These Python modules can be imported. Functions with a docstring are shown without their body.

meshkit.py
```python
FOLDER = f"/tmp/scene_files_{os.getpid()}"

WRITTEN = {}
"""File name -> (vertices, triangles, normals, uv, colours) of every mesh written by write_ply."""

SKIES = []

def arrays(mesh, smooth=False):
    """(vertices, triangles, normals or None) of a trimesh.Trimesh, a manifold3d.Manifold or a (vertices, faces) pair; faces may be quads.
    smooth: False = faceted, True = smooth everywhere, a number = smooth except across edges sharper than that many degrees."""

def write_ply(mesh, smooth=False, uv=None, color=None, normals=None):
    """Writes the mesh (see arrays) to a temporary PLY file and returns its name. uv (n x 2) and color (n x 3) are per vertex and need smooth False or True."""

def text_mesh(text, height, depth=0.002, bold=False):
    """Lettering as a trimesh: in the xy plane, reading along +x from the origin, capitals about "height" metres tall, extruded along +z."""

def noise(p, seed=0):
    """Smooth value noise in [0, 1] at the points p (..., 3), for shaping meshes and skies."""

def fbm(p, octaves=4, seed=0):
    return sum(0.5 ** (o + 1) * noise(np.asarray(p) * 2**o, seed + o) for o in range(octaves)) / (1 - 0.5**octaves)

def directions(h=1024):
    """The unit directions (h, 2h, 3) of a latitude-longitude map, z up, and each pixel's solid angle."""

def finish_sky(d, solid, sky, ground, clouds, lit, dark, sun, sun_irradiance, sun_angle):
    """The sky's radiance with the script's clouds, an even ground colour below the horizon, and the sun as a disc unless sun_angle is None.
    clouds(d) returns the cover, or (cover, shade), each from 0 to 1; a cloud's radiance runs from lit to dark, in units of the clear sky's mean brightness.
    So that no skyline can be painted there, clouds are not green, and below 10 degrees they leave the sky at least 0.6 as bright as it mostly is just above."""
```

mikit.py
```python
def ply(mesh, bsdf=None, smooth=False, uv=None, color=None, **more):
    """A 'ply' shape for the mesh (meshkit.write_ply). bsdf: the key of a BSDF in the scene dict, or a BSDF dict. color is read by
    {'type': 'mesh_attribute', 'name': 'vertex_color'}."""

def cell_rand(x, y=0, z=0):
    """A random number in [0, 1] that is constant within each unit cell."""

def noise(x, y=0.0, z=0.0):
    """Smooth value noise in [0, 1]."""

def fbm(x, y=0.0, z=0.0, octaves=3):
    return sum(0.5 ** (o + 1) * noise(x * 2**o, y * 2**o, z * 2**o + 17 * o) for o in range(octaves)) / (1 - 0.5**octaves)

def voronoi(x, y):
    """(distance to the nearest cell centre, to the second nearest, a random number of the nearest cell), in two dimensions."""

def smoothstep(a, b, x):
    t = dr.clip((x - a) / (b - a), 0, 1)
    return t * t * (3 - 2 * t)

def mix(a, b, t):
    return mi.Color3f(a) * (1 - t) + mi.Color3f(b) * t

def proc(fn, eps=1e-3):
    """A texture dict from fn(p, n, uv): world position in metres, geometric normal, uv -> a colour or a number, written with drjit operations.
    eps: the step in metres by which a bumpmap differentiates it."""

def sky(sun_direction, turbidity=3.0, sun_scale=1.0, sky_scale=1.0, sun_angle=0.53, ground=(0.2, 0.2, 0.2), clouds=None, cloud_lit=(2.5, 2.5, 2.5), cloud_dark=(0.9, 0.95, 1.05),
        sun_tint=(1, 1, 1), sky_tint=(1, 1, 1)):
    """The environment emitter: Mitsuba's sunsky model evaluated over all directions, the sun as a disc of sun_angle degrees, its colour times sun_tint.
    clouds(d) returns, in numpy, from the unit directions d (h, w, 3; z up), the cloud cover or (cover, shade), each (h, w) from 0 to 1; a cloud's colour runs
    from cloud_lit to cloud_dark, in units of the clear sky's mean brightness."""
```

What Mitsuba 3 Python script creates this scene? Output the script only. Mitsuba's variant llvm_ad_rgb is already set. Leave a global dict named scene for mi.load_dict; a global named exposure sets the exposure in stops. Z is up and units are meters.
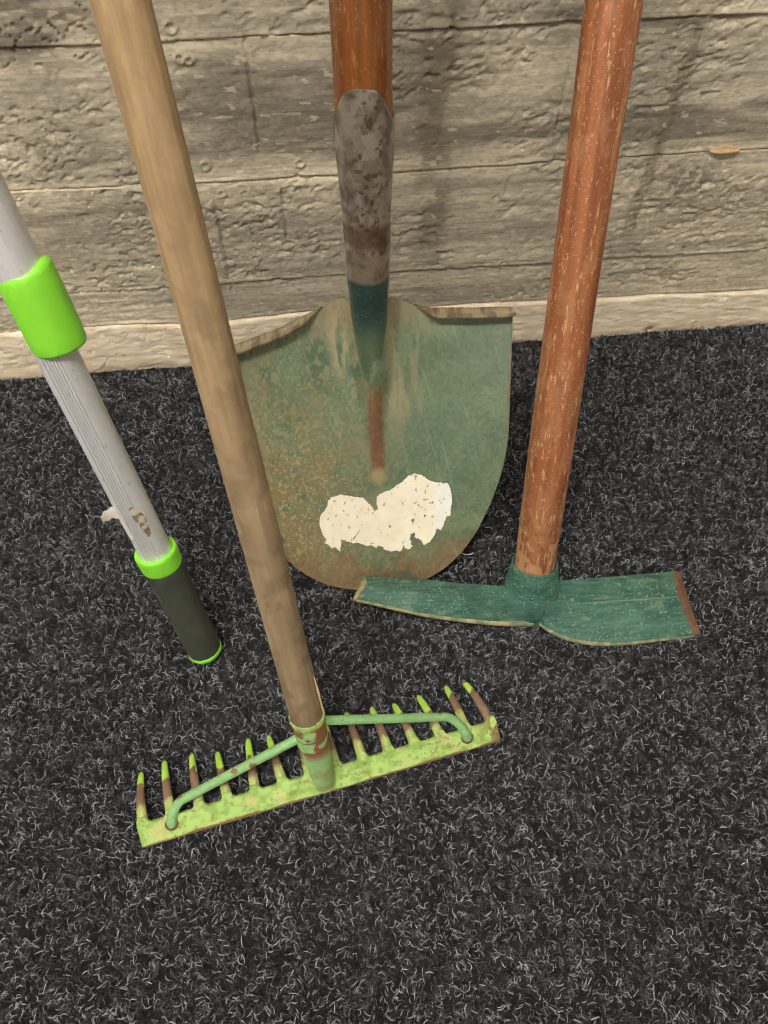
import math
import numpy as np
import trimesh
import drjit as dr
import mitsuba as mi
import mikit, meshkit
from mikit import noise, fbm, smoothstep, mix, proc
from shapely.geometry import Polygon, Point
from shapely.ops import unary_union

T = mi.ScalarTransform4f
A = np.array
rng = np.random.default_rng(7)


def lin(r, g, b):
    """sRGB 0..255 -> linear reflectance."""
    c = np.array([r, g, b]) / 255.0
    return [float(x) for x in np.where(c < 0.04045, c / 12.92, ((c + 0.055) / 1.055) ** 2.4)]


# ------------------------------------------------------------------ camera, light, exposure
WALL = 0.7425                                     # the wall's plane, y in metres; the camera stands over the origin
forward, upward = A([0.0632, 0.5410, -0.8387]), A([0.0857, 0.8343, 0.5446])
eye = A([0.0, 0.0, 0.75])
scene = {
    'camera': {'type': 'perspective', 'fov': math.degrees(2 * math.atan(384 / 769)), 'fov_axis': 'x', 'near_clip': 0.02, 'far_clip': 50.0,
               'to_world': T().look_at(origin=eye.tolist(), target=(eye + forward).tolist(), up=upward.tolist())},
}
labels = {}
exposure = 2.6
LAMP_RADIANCE = [43.0, 41.5, 39.0]
LAMPS_AT = [A([-0.50, -0.42, 2.36])]


# ------------------------------------------------------------------ helpers
def unit(v):
    v = np.asarray(v, float)
    return v / np.linalg.norm(v)


def add(key, mesh, bsdf, smooth=35, uv=None, color=None, label=None, category=None, group=None, kind=None, **more):
    scene[key] = mikit.ply(mesh, bsdf, smooth=smooth, uv=uv, color=color, **more)
    d = {k: v for k, v in dict(label=label, category=category, group=group, kind=kind).items() if v}
    if d:
        labels[key] = d


def material(key, color, rough=0.6, spec=0.4, metallic=0.0, clearcoat=0.0, bump=None, bump_scale=1.0, eps=5e-4):
    base = proc(color) if callable(color) else {'type': 'rgb', 'value': list(color)}
    r = proc(rough) if callable(rough) else float(rough)
    b = {'type': 'principled', 'base_color': base, 'roughness': r, 'specular': float(spec), 'metallic': float(metallic), 'clearcoat': float(clearcoat)}
    if bump is not None:
        b = {'type': 'bumpmap', 'tex': proc(bump, eps), 'scale': float(bump_scale), 'bsdf': b}
    scene[key] = {'type': 'twosided', 'bsdf': b}


def frame(t, front):
    t = unit(t)
    e1 = unit(np.cross(t, front))
    return t, e1, np.cross(e1, t)


def rings_mesh(rings, cap0=True, cap1=True):
    """rings: list of (n,3) closed rings (the seam is doubled for uv). Returns (mesh, uv); the caps have vertices of their own."""
    R = np.array(rings)
    K, n = R.shape[:2]
    R = np.concatenate([R, R[:, :1]], 1)
    v = R.reshape(-1, 3)
    step = np.linalg.norm(np.diff(R, axis=1), axis=2).sum(1)
    u = np.linspace(0, 1, n + 1)[None] * step.mean() * np.ones((K, 1))
    mid = R[:, :-1].mean(1)
    along = np.concatenate([[0], np.cumsum(np.linalg.norm(np.diff(mid, axis=0), axis=1))])
    uv = np.stack([u, np.repeat(along[:, None], n + 1, 1)], -1).reshape(-1, 2)
    i, j = np.meshgrid(np.arange(K - 1), np.arange(n), indexing='ij')
    q = np.stack([i * (n + 1) + j, i * (n + 1) + j + 1, (i + 1) * (n + 1) + j + 1, (i + 1) * (n + 1) + j], -1).reshape(-1, 4)
    f = np.vstack([q[:, [0, 1, 2]], q[:, [0, 2, 3]]])
    for ok, k, flip in ((cap0, 0, True), (cap1, K - 1, False)):
        if ok:
            b = len(v)
            c = R[k, :-1].mean(0)
            v = np.vstack([v, R[k, :-1], c])
            uv = np.vstack([uv, np.stack([u[k, :-1], np.full(n, along[k])], 1), [[0, along[k]]]])
            a = np.arange(n)
            cf = np.stack([b + a, b + (a + 1) % n, np.full(n, b + n)], 1)
            f = np.vstack([f, cf[:, ::-1] if flip else cf])
    m = trimesh.Trimesh(v, f, process=False)
    if m.volume < 0:
        m = trimesh.Trimesh(v, f[:, ::-1], process=False)
    return m, uv


def lathe(origin, axis, stations, front=(0, -0.6, 0.8), n=48, offset=(0, 0)):
    """stations: (a, r) along a straight axis, each a number or an array over the n angles (angle 90 degrees faces front)."""
    t, e1, e2 = frame(axis, front)
    ph = -np.pi / 2 + 2 * np.pi * np.arange(n) / n
    out = []
    for a, r in stations:
        a, r = np.broadcast_to(a, n), np.broadcast_to(r, n)
        out.append(np.asarray(origin) + a[:, None] * t + (r * np.cos(ph) + offset[0])[:, None] * e1 + (r * np.sin(ph) + offset[1])[:, None] * e2)
    return rings_mesh(out)


def sweep(path, radii, front=(0, -0.6, 0.8), n=24):
    path = np.asarray(path, float)
    tan = np.gradient(path, axis=0)
    ph = -np.pi / 2 + 2 * np.pi * np.arange(n) / n
    out = []
    for p, t, r in zip(path, tan, radii):
        _, e1, e2 = frame(t, front)
        rx, ry = (r, r) if np.isscalar(r) else r
        out.append(p + rx * np.cos(ph)[:, None] * e1 + ry * np.sin(ph)[:, None] * e2)
    return rings_mesh(out)


def curve(points, k=24):
    """A smooth curve through the points."""
    from scipy.interpolate import CubicSpline
    P = np.asarray(points, float)
    s = np.concatenate([[0], np.cumsum(np.linalg.norm(np.diff(P, axis=0), axis=1))])
    return CubicSpline(s, P)(np.linspace(0, s[-1], k))


def rounded_box(size, r, center=(0, 0, 0)):
    import manifold3d as m3
    s = np.asarray(size) / 2 - r
    pts = [m3.Manifold.sphere(r, 16).translate([sx * s[0], sy * s[1], sz * s[2]]) for sx in (-1, 1) for sy in (-1, 1) for sz in (-1, 1)]
    m = m3.Manifold.batch_hull(pts).translate(list(center)).to_mesh()
    return trimesh.Trimesh(m.vert_properties[:, :3], m.tri_verts, process=False)


def box(lo, hi):
    lo, hi = np.asarray(lo, float), np.asarray(hi, float)
    return trimesh.creation.box(hi - lo, trimesh.transformations.translation_matrix((lo + hi) / 2))


def sst(a, b, x):
    t = np.clip((np.asarray(x, float) - a) / (b - a), 0, 1)
    return t * t * (3 - 2 * t)


def nz(x, y, z=0.0, seed=0, octaves=3):
    x, y, z = np.broadcast_arrays(x, y, z)
    return meshkit.fbm(np.stack([x, y, z], -1), octaves, seed)


# ------------------------------------------------------------------ materials
def concrete(p, n, uv):
    x, z = p.x, p.z
    streak = fbm(x * 5, z * 70, 1.5, octaves=4)
    blotch = fbm(x * 9 + 31, z * 14, 4.0, octaves=3)
    grit = fbm(x * 230, z * 520, 9.0, octaves=3)
    grain = fbm(x * 22, z * 420, 3.0, octaves=3)
    c = mix(lin(166, 158, 141), lin(214, 202, 178), smoothstep(0.30, 0.68, 0.55 * streak + 0.45 * blotch))
    c = mix(c, lin(112, 105, 94), 0.75 * smoothstep(0.50, 0.66, fbm(x * 4 + 9, z * 30, 7.0, octaves=4)) * smoothstep(0.16, 0.36, z + 0.12 * blotch))   # grey cement skin, mostly on the upper courses
    c = mix(c, lin(94, 87, 78), 0.75 * smoothstep(0.0, 0.09, z - 0.395 + 0.05 * (blotch - 0.5)) * smoothstep(0.42, 0.6, streak))
    c = mix(c, lin(84, 76, 64), 0.6 * smoothstep(-0.12, -0.20, x) * smoothstep(0.372, 0.41, z + 0.05 * (blotch - 0.5)) * smoothstep(0.35, 0.55, fbm(x * 30, z * 110, 14.0, octaves=4)))   # darker, scaled corner
    c = c * (0.52 + 0.52 * grit + 0.48 * grain)
    # stains: two vertical drips, a dark scab, pale lime scratches
    drip = lambda x0, w, lo, hi: smoothstep(w, 0.35 * w, dr.abs(x - x0 + 0.012 * (fbm(z * 30, 3.0, x0) - 0.5))) * smoothstep(lo - 0.03, lo + 0.02, z) * smoothstep(hi + 0.01, hi - 0.02, z)
    ds = drip(0.378 + 0.035 * (z - 0.28), 0.011, 0.165, 0.402) * (0.45 + 0.55 * smoothstep(0.35, 0.6, fbm(x * 300, z * 60)))
    c = mix(c, lin(108, 98, 78), 0.6 * ds)
    c = mix(c, lin(110, 100, 82), 0.6 * drip(0.135, 0.026, 0.16, 0.60) * smoothstep(0.25, 0.55, fbm(x * 60, z * 40, 2.0)))
    scab = smoothstep(0.055, 0.015, dr.sqrt(dr.square((x - 0.43) * 1.0) + dr.square((z - 0.232) * 1.7)) + 0.03 * (fbm(x * 60, z * 60, 5.0) - 0.5))
    c = mix(c, lin(104, 97, 88), 0.7 * scab * smoothstep(0.36, 0.54, fbm(x * 140, z * 140, 3.0)))
    pore = smoothstep(0.66, 0.80, fbm(x * 150, z * 300, 12.0, octaves=4))
    c = mix(c, lin(86, 76, 62), 0.30 * pore)
    lime = smoothstep(0.68, 0.76, fbm(x * 85 + 40 * z, z * 200, 6.0, octaves=3))
    return mix(c, lin(216, 204, 178), 0.55 * lime)


def plaster(p, n, uv):
    g = fbm(p.x * 60, p.z * 160, 2.0, octaves=3)
    c = mix(lin(232, 214, 186), lin(250, 236, 212), smoothstep(0.3, 0.7, g))
    c = mix(c, lin(176, 160, 134), 0.5 * smoothstep(0.74, 0.8, fbm(p.x * 75 + 8, p.z * 190, 4.0)))
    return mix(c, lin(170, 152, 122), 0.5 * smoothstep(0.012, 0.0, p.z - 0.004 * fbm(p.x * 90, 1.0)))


material('concrete_material', concrete, 0.9, 0.2)
material('plaster_material', plaster, 0.8, 0.25)
def carpet(p, n, uv):
    """Felt between and beyond the built fibres: dark ground crossed by pale curls."""
    w = 0.004 * (fbm(p.x * 160, p.y * 160, 5.0) - 0.5)
    a = dr.abs(fbm(p.x * 330 + 90 * w, p.y * 330, 1.0, octaves=2) - 0.5)
    b = dr.abs(fbm(p.x * 300, p.y * 300 - 90 * w, 8.0, octaves=2) - 0.5)
    c = mix(lin(12, 12, 14), lin(42, 42, 44), fbm(p.x * 500, p.y * 500, 1.0))
    return mix(c, lin(104, 104, 108), 0.7 * dr.maximum(smoothstep(0.035, 0.008, a), smoothstep(0.03, 0.008, b)) * smoothstep(0.4, 0.6, noise(p.x * 140, p.y * 140, 3.0)))


material('carpet_base_material', carpet, 0.95, 0.1)
scene['pile_material'] = {'type': 'twosided', 'bsdf': {'type': 'diffuse', 'reflectance': {'type': 'mesh_attribute', 'name': 'vertex_color'}}}
material('room_paint_material', lambda p, n, uv: mix(lin(214, 210, 202), lin(226, 222, 214), fbm(p.x * 3, p.y * 3, p.z * 3)), 0.85, 0.2)
material('lamp_metal_material', lin(225, 225, 222), 0.4, 0.5)


def raw_wood(p, n, uv):
    u, v = uv.x, uv.y
    grain = fbm(u * 300, v * 12, 3.0, octaves=4)
    spots = fbm(u * 70, v * 40, 8.0, octaves=4)
    c = mix(lin(144, 118, 86), lin(172, 144, 106), smoothstep(0.25, 0.75, 0.7 * grain + 0.3 * spots))
    worn = smoothstep(0.62, 0.10, v)                                     # greyer and dirtier near the head
    c = mix(c, mix(lin(120, 104, 84), lin(150, 132, 107), grain), 0.8 * worn)
    dirt = smoothstep(0.46, 0.74, fbm(u * 70 + 5, v * 60, 1.0, octaves=4)) * (0.15 + 0.4 * worn)
    c = mix(c, lin(112, 92, 68), dirt)
    c = mix(c, lin(100, 82, 62), 0.5 * smoothstep(0.09, 0.02, v + 0.03 * grain))
    return mix(c, lin(206, 182, 142), 0.10 * smoothstep(0.62, 0.74, fbm(u * 160, v * 60, 4.0)))


def varnished(dark, light, wear):
    def f(p, n, uv):
        u, v = uv.x, uv.y
        grain = fbm(u * 220, v * 7, 2.0, octaves=4)
        c = mix(dark, light, smoothstep(0.25, 0.75, grain))
        c = mix(c, lin(112, 58, 30), 0.35 * smoothstep(0.52, 0.68, fbm(u * 40, v * 14, 5.0, octaves=3)))
        flecks = 0.8 * smoothstep(0.68, 0.80, fbm(u * 520, v * 90, 6.0, octaves=3)) + 0.7 * smoothstep(0.72, 0.82, fbm(u * 800, v * 520, 3.0, octaves=2)) + 0.22 * smoothstep(0.45, 0.7, fbm(u * 130, v * 60, 12.0, octaves=4))
        c = mix(c, lin(216, 176, 134), dr.minimum(1, flecks) * wear)
        low = smoothstep(0.10, 0.02, v) * wear
        return mix(c, lin(200, 164, 124), 0.8 * low * smoothstep(0.42, 0.6, fbm(u * 120, v * 120, 9.0)))
    return f


material('rake_wood_material', raw_wood, 0.55, 0.35, bump=lambda p, n, uv: fbm(uv.x * 260, uv.y * 12, 3.0, octaves=3), bump_scale=0.0008)
material('shovel_wood_material', varnished(lin(98, 54, 20), lin(128, 72, 28), 0.2), 0.32, 0.5, clearcoat=0.3)
material('mattock_wood_material', varnished(lin(124, 70, 42), lin(154, 94, 58), 0.6), 0.42, 0.5, clearcoat=0.15)


def lime_paint(p, n, uv):
    """Rake: lime paint over brown rusty steel, uv = metres along the bar, metres across it."""
    x, y, z = p.x, p.y, p.z
    m = fbm(x * 180, y * 180, z * 180, octaves=4)
    c = mix(lin(136, 172, 82), lin(170, 202, 114), smoothstep(0.3, 0.65, m))
    c = mix(c, lin(196, 192, 130), 0.6 * smoothstep(0.55, 0.68, fbm(x * 70, y * 70, z * 70 + 4, octaves=3)))
    c = mix(c, lin(132, 120, 72), 0.6 * smoothstep(0.62, 0.70, fbm(x * 260, y * 260, z * 260 + 9, octaves=3)))
    edge = smoothstep(0.0014, 0.0002, uv.y - 0.0026 * fbm(uv.x * 60, 3.0, 1.0))
    c = mix(c, lin(112, 84, 52), edge)
    end = smoothstep(0.318, 0.345, uv.x + 0.012 * (m - 0.5)) * smoothstep(0.40, 0.52, fbm(x * 150, y * 150, 7.0))
    return mix(c, lin(120, 84, 58), end * 0.9)


def tine_paint(p, n, uv):
    m = fbm(p.x * 220, p.y * 220, p.z * 220, octaves=3)
    per = noise(dr.floor((p.x + 0.03 * p.y) / 0.024) * 3.7, 2.0)          # each tine has lost its paint differently
    v = uv.y + 0.010 * (m - 0.5)
    brown = mix(lin(98, 78, 60), lin(138, 110, 86), m)
    green = mix(lin(150, 196, 68), lin(180, 216, 96), m)
    base = mix(lin(152, 178, 92), lin(172, 168, 108), m)
    c = mix(base, brown, smoothstep(0.008 + 0.008 * per, 0.013 + 0.008 * per, v))
    c = mix(c, green, smoothstep(0.023 + 0.016 * per, 0.025 + 0.016 * per, v))
    last = smoothstep(0.110, 0.112, p.x)                                    # the outermost tine is almost bare
    c = mix(c, brown, last * (1 - smoothstep(0.036, 0.037, v) * smoothstep(0.049, 0.048, v)) * smoothstep(0.001, 0.004, v))
    return mix(c, brown, smoothstep(0.0535, 0.0545, v))


def brace_paint(p, n, uv):
    m = fbm(p.x * 250, p.y * 250, p.z * 250, octaves=3)
    c = mix(lin(120, 168, 106), lin(150, 192, 134), m)
    chip = smoothstep(0.66, 0.70, fbm(p.x * 110, p.y * 110, p.z * 110 + 3, octaves=3))
    return mix(c, lin(128, 100, 70), chip)


def socket_paint(p, n, uv):
    m = fbm(p.x * 200, p.y * 200, p.z * 200, octaves=4)
    c = mix(lin(130, 176, 110), lin(164, 200, 140), m)
    c = mix(c, lin(150, 148, 96), 0.75 * smoothstep(0.055, 0.02, uv.y) * smoothstep(0.35, 0.6, fbm(p.x * 90, p.y * 90, p.z * 90)))
    rust = smoothstep(0.5, 0.58, fbm(p.x * 75, p.y * 75, p.z * 60 + 1, octaves=4)) * smoothstep(0.045, 0.062, uv.y)
    c = mix(c, lin(132, 78, 50), 0.95 * rust)
    return mix(c, lin(190, 200, 96), 0.7 * smoothstep(0.092, 0.097, uv.y) * smoothstep(0.48, 0.6, m))


def rust(p, n, uv):
    return mix(lin(82, 60, 46), lin(132, 98, 76), fbm(p.x * 300, p.y * 300, p.z * 300, octaves=3))


material('rake_lime_material', lime_paint, 0.5, 0.4, bump=lambda p, n, uv: fbm(p.x * 350, p.y * 350, p.z * 350, octaves=3), bump_scale=0.0009)
material('rake_tine_material', tine_paint, 0.5, 0.4)
material('rake_brace_material', brace_paint, 0.4, 0.5)
material('rake_socket_material', socket_paint, 0.45, 0.45, bump=lambda p, n, uv: fbm(p.x * 300, p.y * 300, p.z * 300, octaves=3), bump_scale=0.0006)
material('rust_material', rust, 0.7, 0.3)


def blade_paint(p, n, uv):
    """uv = (across, along) in metres, the tip at 0."""
    t, s = uv.x, uv.y
    m = fbm(t * 40, s * 40, 1.0, octaves=4)
    fine = fbm(t * 330, s * 260, 2.0, octaves=3)
    c = mix(lin(92, 114, 88), lin(118, 136, 106), smoothstep(0.3, 0.7, m))
    c = mix(c, lin(98, 126, 100), 0.7 * smoothstep(0.085, 0.03, dr.sqrt(dr.square(t - 0.065) + dr.square((s - 0.165) * 1.1))))       # cleaner paint, right of the ridge
    c = mix(c, lin(126, 142, 124), 0.5 * smoothstep(0.07, 0.13, t) * smoothstep(0.16, 0.26, s))
    speck = smoothstep(0.50, 0.70, fine)
    c = mix(c, lin(80, 98, 78), 0.45 * smoothstep(0.55, 0.72, fbm(t * 420, s * 420, 33.0, octaves=2)))
    c = mix(c, lin(164, 158, 122), 0.55 * speck * (0.4 + 0.6 * smoothstep(0.05, -0.06, t)))
    c = mix(c, lin(150, 136, 106), 0.5 * smoothstep(0.50, 0.66, fbm(t * 60, s * 50, 21.0, octaves=4)) * smoothstep(0.05, -0.02, t))
    left = smoothstep(0.02, -0.10, t + 0.05 * (m - 0.5)) * smoothstep(0.25, 0.12, s)                                                  # worn through to a sandy brown, lower left
    c = mix(c, mix(lin(132, 118, 84), lin(166, 150, 106), fine), 0.85 * left * smoothstep(0.28, 0.52, fbm(t * 80, s * 60, 8.0, octaves=3)))
    c = mix(c, lin(206, 192, 138), 0.7 * left * smoothstep(0.64, 0.72, fbm(t * 520, s * 480, 11.0, octaves=2)))
    scuff = smoothstep(0.35, 0.65, fbm(t * 140, s * 30, 4.0, octaves=3))
    c = mix(c, lin(190, 176, 142), 0.75 * scuff * smoothstep(0.014, 0.0, dr.abs(t + 0.030 + 0.10 * (s - 0.26))) * smoothstep(0.215, 0.25, s))
    c = mix(c, lin(176, 160, 130), 0.6 * scuff * smoothstep(0.030, 0.004, dr.abs(t - 0.032)) * smoothstep(0.13, 0.22, s) * smoothstep(0.30, 0.27, s))
    c = mix(c, lin(150, 132, 104), 0.7 * smoothstep(0.262, 0.295, s + 0.02 * (m - 0.5)) * smoothstep(0.075, 0.03, dr.abs(t)))
    ridge = smoothstep(0.0095, 0.0045, dr.abs(t - 0.0035 + 0.004 * (fbm(s * 50, 3.0) - 0.5))) * smoothstep(0.236, 0.205, s) * smoothstep(0.128, 0.136, s)
    c = mix(c, mix(lin(112, 76, 52), lin(144, 102, 72), fine), 0.9 * ridge)
    c = mix(c, lin(182, 166, 120), 0.7 * smoothstep(0.013, 0.003, dr.sqrt(dr.square(t - 0.004) + dr.square(s - 0.128))))
    # brown rim where the ground has ground the paint away
    rim = dr.maximum(smoothstep(0.055, 0.018, s - 1.9 * t * t + 0.025 * (m - 0.5)), smoothstep(0.128, 0.1375, dr.abs(t) + 0.004 * (m - 0.5)))
    c = mix(c, mix(lin(112, 84, 58), lin(156, 126, 88), fine), 0.8 * rim * smoothstep(0.22, 0.45, fbm(t * 70, s * 70, 6.0, octaves=3)))
    c = mix(c, mix(lin(118, 104, 80), lin(166, 150, 120), smoothstep(0.3, 0.6, fbm(t * 160, s * 60, 30.0))), smoothstep(0.33, 0.36, s))
    scratch = smoothstep(0.76, 0.80, fbm(t * 420 + s * 120, s * 26, 15.0, octaves=2))
    return mix(c, lin(190, 190, 164), 0.16 * scratch) * 0.76


def socket_metal(p, n, uv):
    """The shovel's socket: grey worn steel, brown rust, and green-blue paint left at its foot; uv.y runs up from inside the blade."""
    u, v = uv.x, uv.y
    m = fbm(p.x * 120, p.y * 120, p.z * 70, octaves=4)
    fine = fbm(p.x * 420, p.y * 420, p.z * 420, octaves=3)
    c = mix(lin(102, 92, 85), lin(158, 146, 134), smoothstep(0.3, 0.65, m))
    pits = smoothstep(0.52, 0.62, fbm(p.x * 260, p.y * 200, p.z * 240 + 5, octaves=4)) * smoothstep(0.022, 0.006, dr.abs(p.x - 0.048)) * smoothstep(0.16, 0.19, v)
    c = mix(c, lin(74, 52, 40), 0.8 * pits)
    c = mix(c, lin(96, 72, 56), 0.5 * smoothstep(0.48, 0.66, fbm(p.x * 90, p.y * 90, p.z * 70 + 2, octaves=4)))
    c = mix(c, lin(158, 148, 136), 0.5 * smoothstep(0.50, 0.64, fbm(p.x * 120 + 3, p.y * 120, p.z * 60, octaves=4)))
    band = smoothstep(0.006, 0.0, dr.abs(v - 0.203 - 0.006 * (m - 0.5)) - 0.006)
    c = mix(c, lin(92, 66, 42), 0.7 * band)
    c = mix(c, mix(lin(120, 106, 84), lin(160, 142, 112), fine), 0.75 * smoothstep(0.192, 0.184, v + 0.012 * (m - 0.5)) * smoothstep(0.40, 0.52, fbm(p.x * 170, p.y * 170, p.z * 170 + 7, octaves=4)))
    paint = smoothstep(0.163, 0.158, v + 0.004 * (m - 0.5))
    teal = mix(lin(40, 64, 66), lin(62, 86, 82), m)
    teal = mix(teal, lin(90, 110, 86), smoothstep(0.125, 0.088, v))
    c = mix(c, teal, paint)
    c = mix(c, lin(118, 122, 100), 0.45 * paint * smoothstep(0.60, 0.75, fine))
    return mix(c, mix(lin(124, 78, 48), lin(158, 108, 70), fine), 0.9 * smoothstep(0.045, 0.03, v))


def sticker(p, n, uv):
    g = fbm(uv.x * 120, uv.y * 120, 2.0, octaves=3)
    c = mix(lin(236, 226, 196), lin(250, 244, 226), g)
    c = mix(c, lin(232, 234, 232), 0.8 * smoothstep(0.05, 0.075, uv.x))
    tear = smoothstep(0.77, 0.81, fbm(uv.x * 420, uv.y * 260, 5.0, octaves=2))
    return mix(c, lin(130, 132, 108), 0.7 * tear)


material('blade_material', blade_paint, 0.42, 0.45, bump=lambda p, n, uv: fbm(uv.x * 200, uv.y * 200, 3.0, octaves=3), bump_scale=0.0006)
material('shovel_socket_material', socket_metal, 0.34, 0.6, metallic=0.4)
material('sticker_material', sticker, 0.7, 0.3)


def teal_paint(p, n, uv):
    x, y, z = p.x, p.y, p.z
    m = fbm(x * 60, y * 60, z * 60, octaves=4)
    brush = fbm(x * 60, y * 420, z * 300, octaves=3)
    c = mix(lin(42, 80, 70), lin(76, 116, 100), smoothstep(0.25, 0.75, 0.5 * m + 0.5 * brush))
    fleck = smoothstep(0.60, 0.74, fbm(x * 520, y * 520, z * 520, octaves=3))
    c = mix(c, lin(146, 166, 142), (0.25 + 0.4 * smoothstep(0.4, 0.6, fbm(x * 50, y * 50, z * 50 + 2))) * fleck)
    scrape = smoothstep(0.68, 0.74, fbm(x * 60, y * 160, z * 160 + 9, octaves=3))
    return mix(c, lin(136, 144, 110), 0.35 * scrape)


def worn_edge(p, n, uv):
    m = fbm(p.x * 140, p.y * 140, p.z * 200, octaves=3)
    return mix(mix(lin(136, 124, 90), lin(178, 164, 126), m), lin(88, 112, 86), 0.8 * smoothstep(0.42, 0.66, fbm(p.x * 130, p.y * 130, 4.0, octaves=4)))


material('teal_paint_material', teal_paint, 0.42, 0.45, bump=lambda p, n, uv: fbm(p.x * 260, p.y * 400, p.z * 400, octaves=3), bump_scale=0.0007)
material('pale_teal_material', lambda p, n, uv: mix(lin(72, 112, 94), lin(128, 156, 132), fbm(p.x * 120, p.y * 300, 2.0)), 0.45, 0.4)
material('worn_edge_material', worn_edge, 0.6, 0.35)


def alu(p, n, uv):
    g = fbm(uv.x * 900, uv.y * 3, 2.0, octaves=2)
    c = mix(lin(218, 217, 219), lin(228, 228, 230), g)
    return mix(c, lin(150, 140, 120), 0.35 * smoothstep(0.76, 0.84, fbm(uv.x * 300, uv.y * 120, 6.0)))


material('aluminium_material', alu, 0.36, 0.5, metallic=0.35)
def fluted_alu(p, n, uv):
    """The lower tube: the same metal with the shade of its flutes painted in as grey lines."""
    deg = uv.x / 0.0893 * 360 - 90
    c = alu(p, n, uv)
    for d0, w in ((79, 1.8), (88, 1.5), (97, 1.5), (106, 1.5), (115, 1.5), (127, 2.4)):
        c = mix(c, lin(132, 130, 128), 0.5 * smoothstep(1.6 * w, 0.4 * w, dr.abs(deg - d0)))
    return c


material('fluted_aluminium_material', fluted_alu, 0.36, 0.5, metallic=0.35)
material('lime_plastic_material', lin(136, 220, 58), 0.35, 0.5)
material('grip_material', lambda p, n, uv: mix(lin(50, 54, 46), lin(66, 70, 60), fbm(uv.x * 120, uv.y * 60, 3.0)), 0.75, 0.3)
material('label_paper_material', lambda p, n, uv: mix(lin(228, 224, 214), lin(198, 190, 176), fbm(p.x * 200, p.y * 200, p.z * 200)), 0.6, 0.3)
material('adhesive_material', lambda p, n, uv: mix(lin(196, 188, 172), lin(122, 106, 84), smoothstep(0.45, 0.6, fbm(p.x * 230, p.y * 230, p.z * 230))), 0.7, 0.3)
material('chip_wood_material', lambda p, n, uv: mix(lin(206, 178, 138), lin(176, 146, 108), fbm(p.x * 60, p.z * 600, 1.0)), 0.7, 0.3)
material('thread_material', lin(214, 206, 186), 0.8, 0.2)

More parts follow.
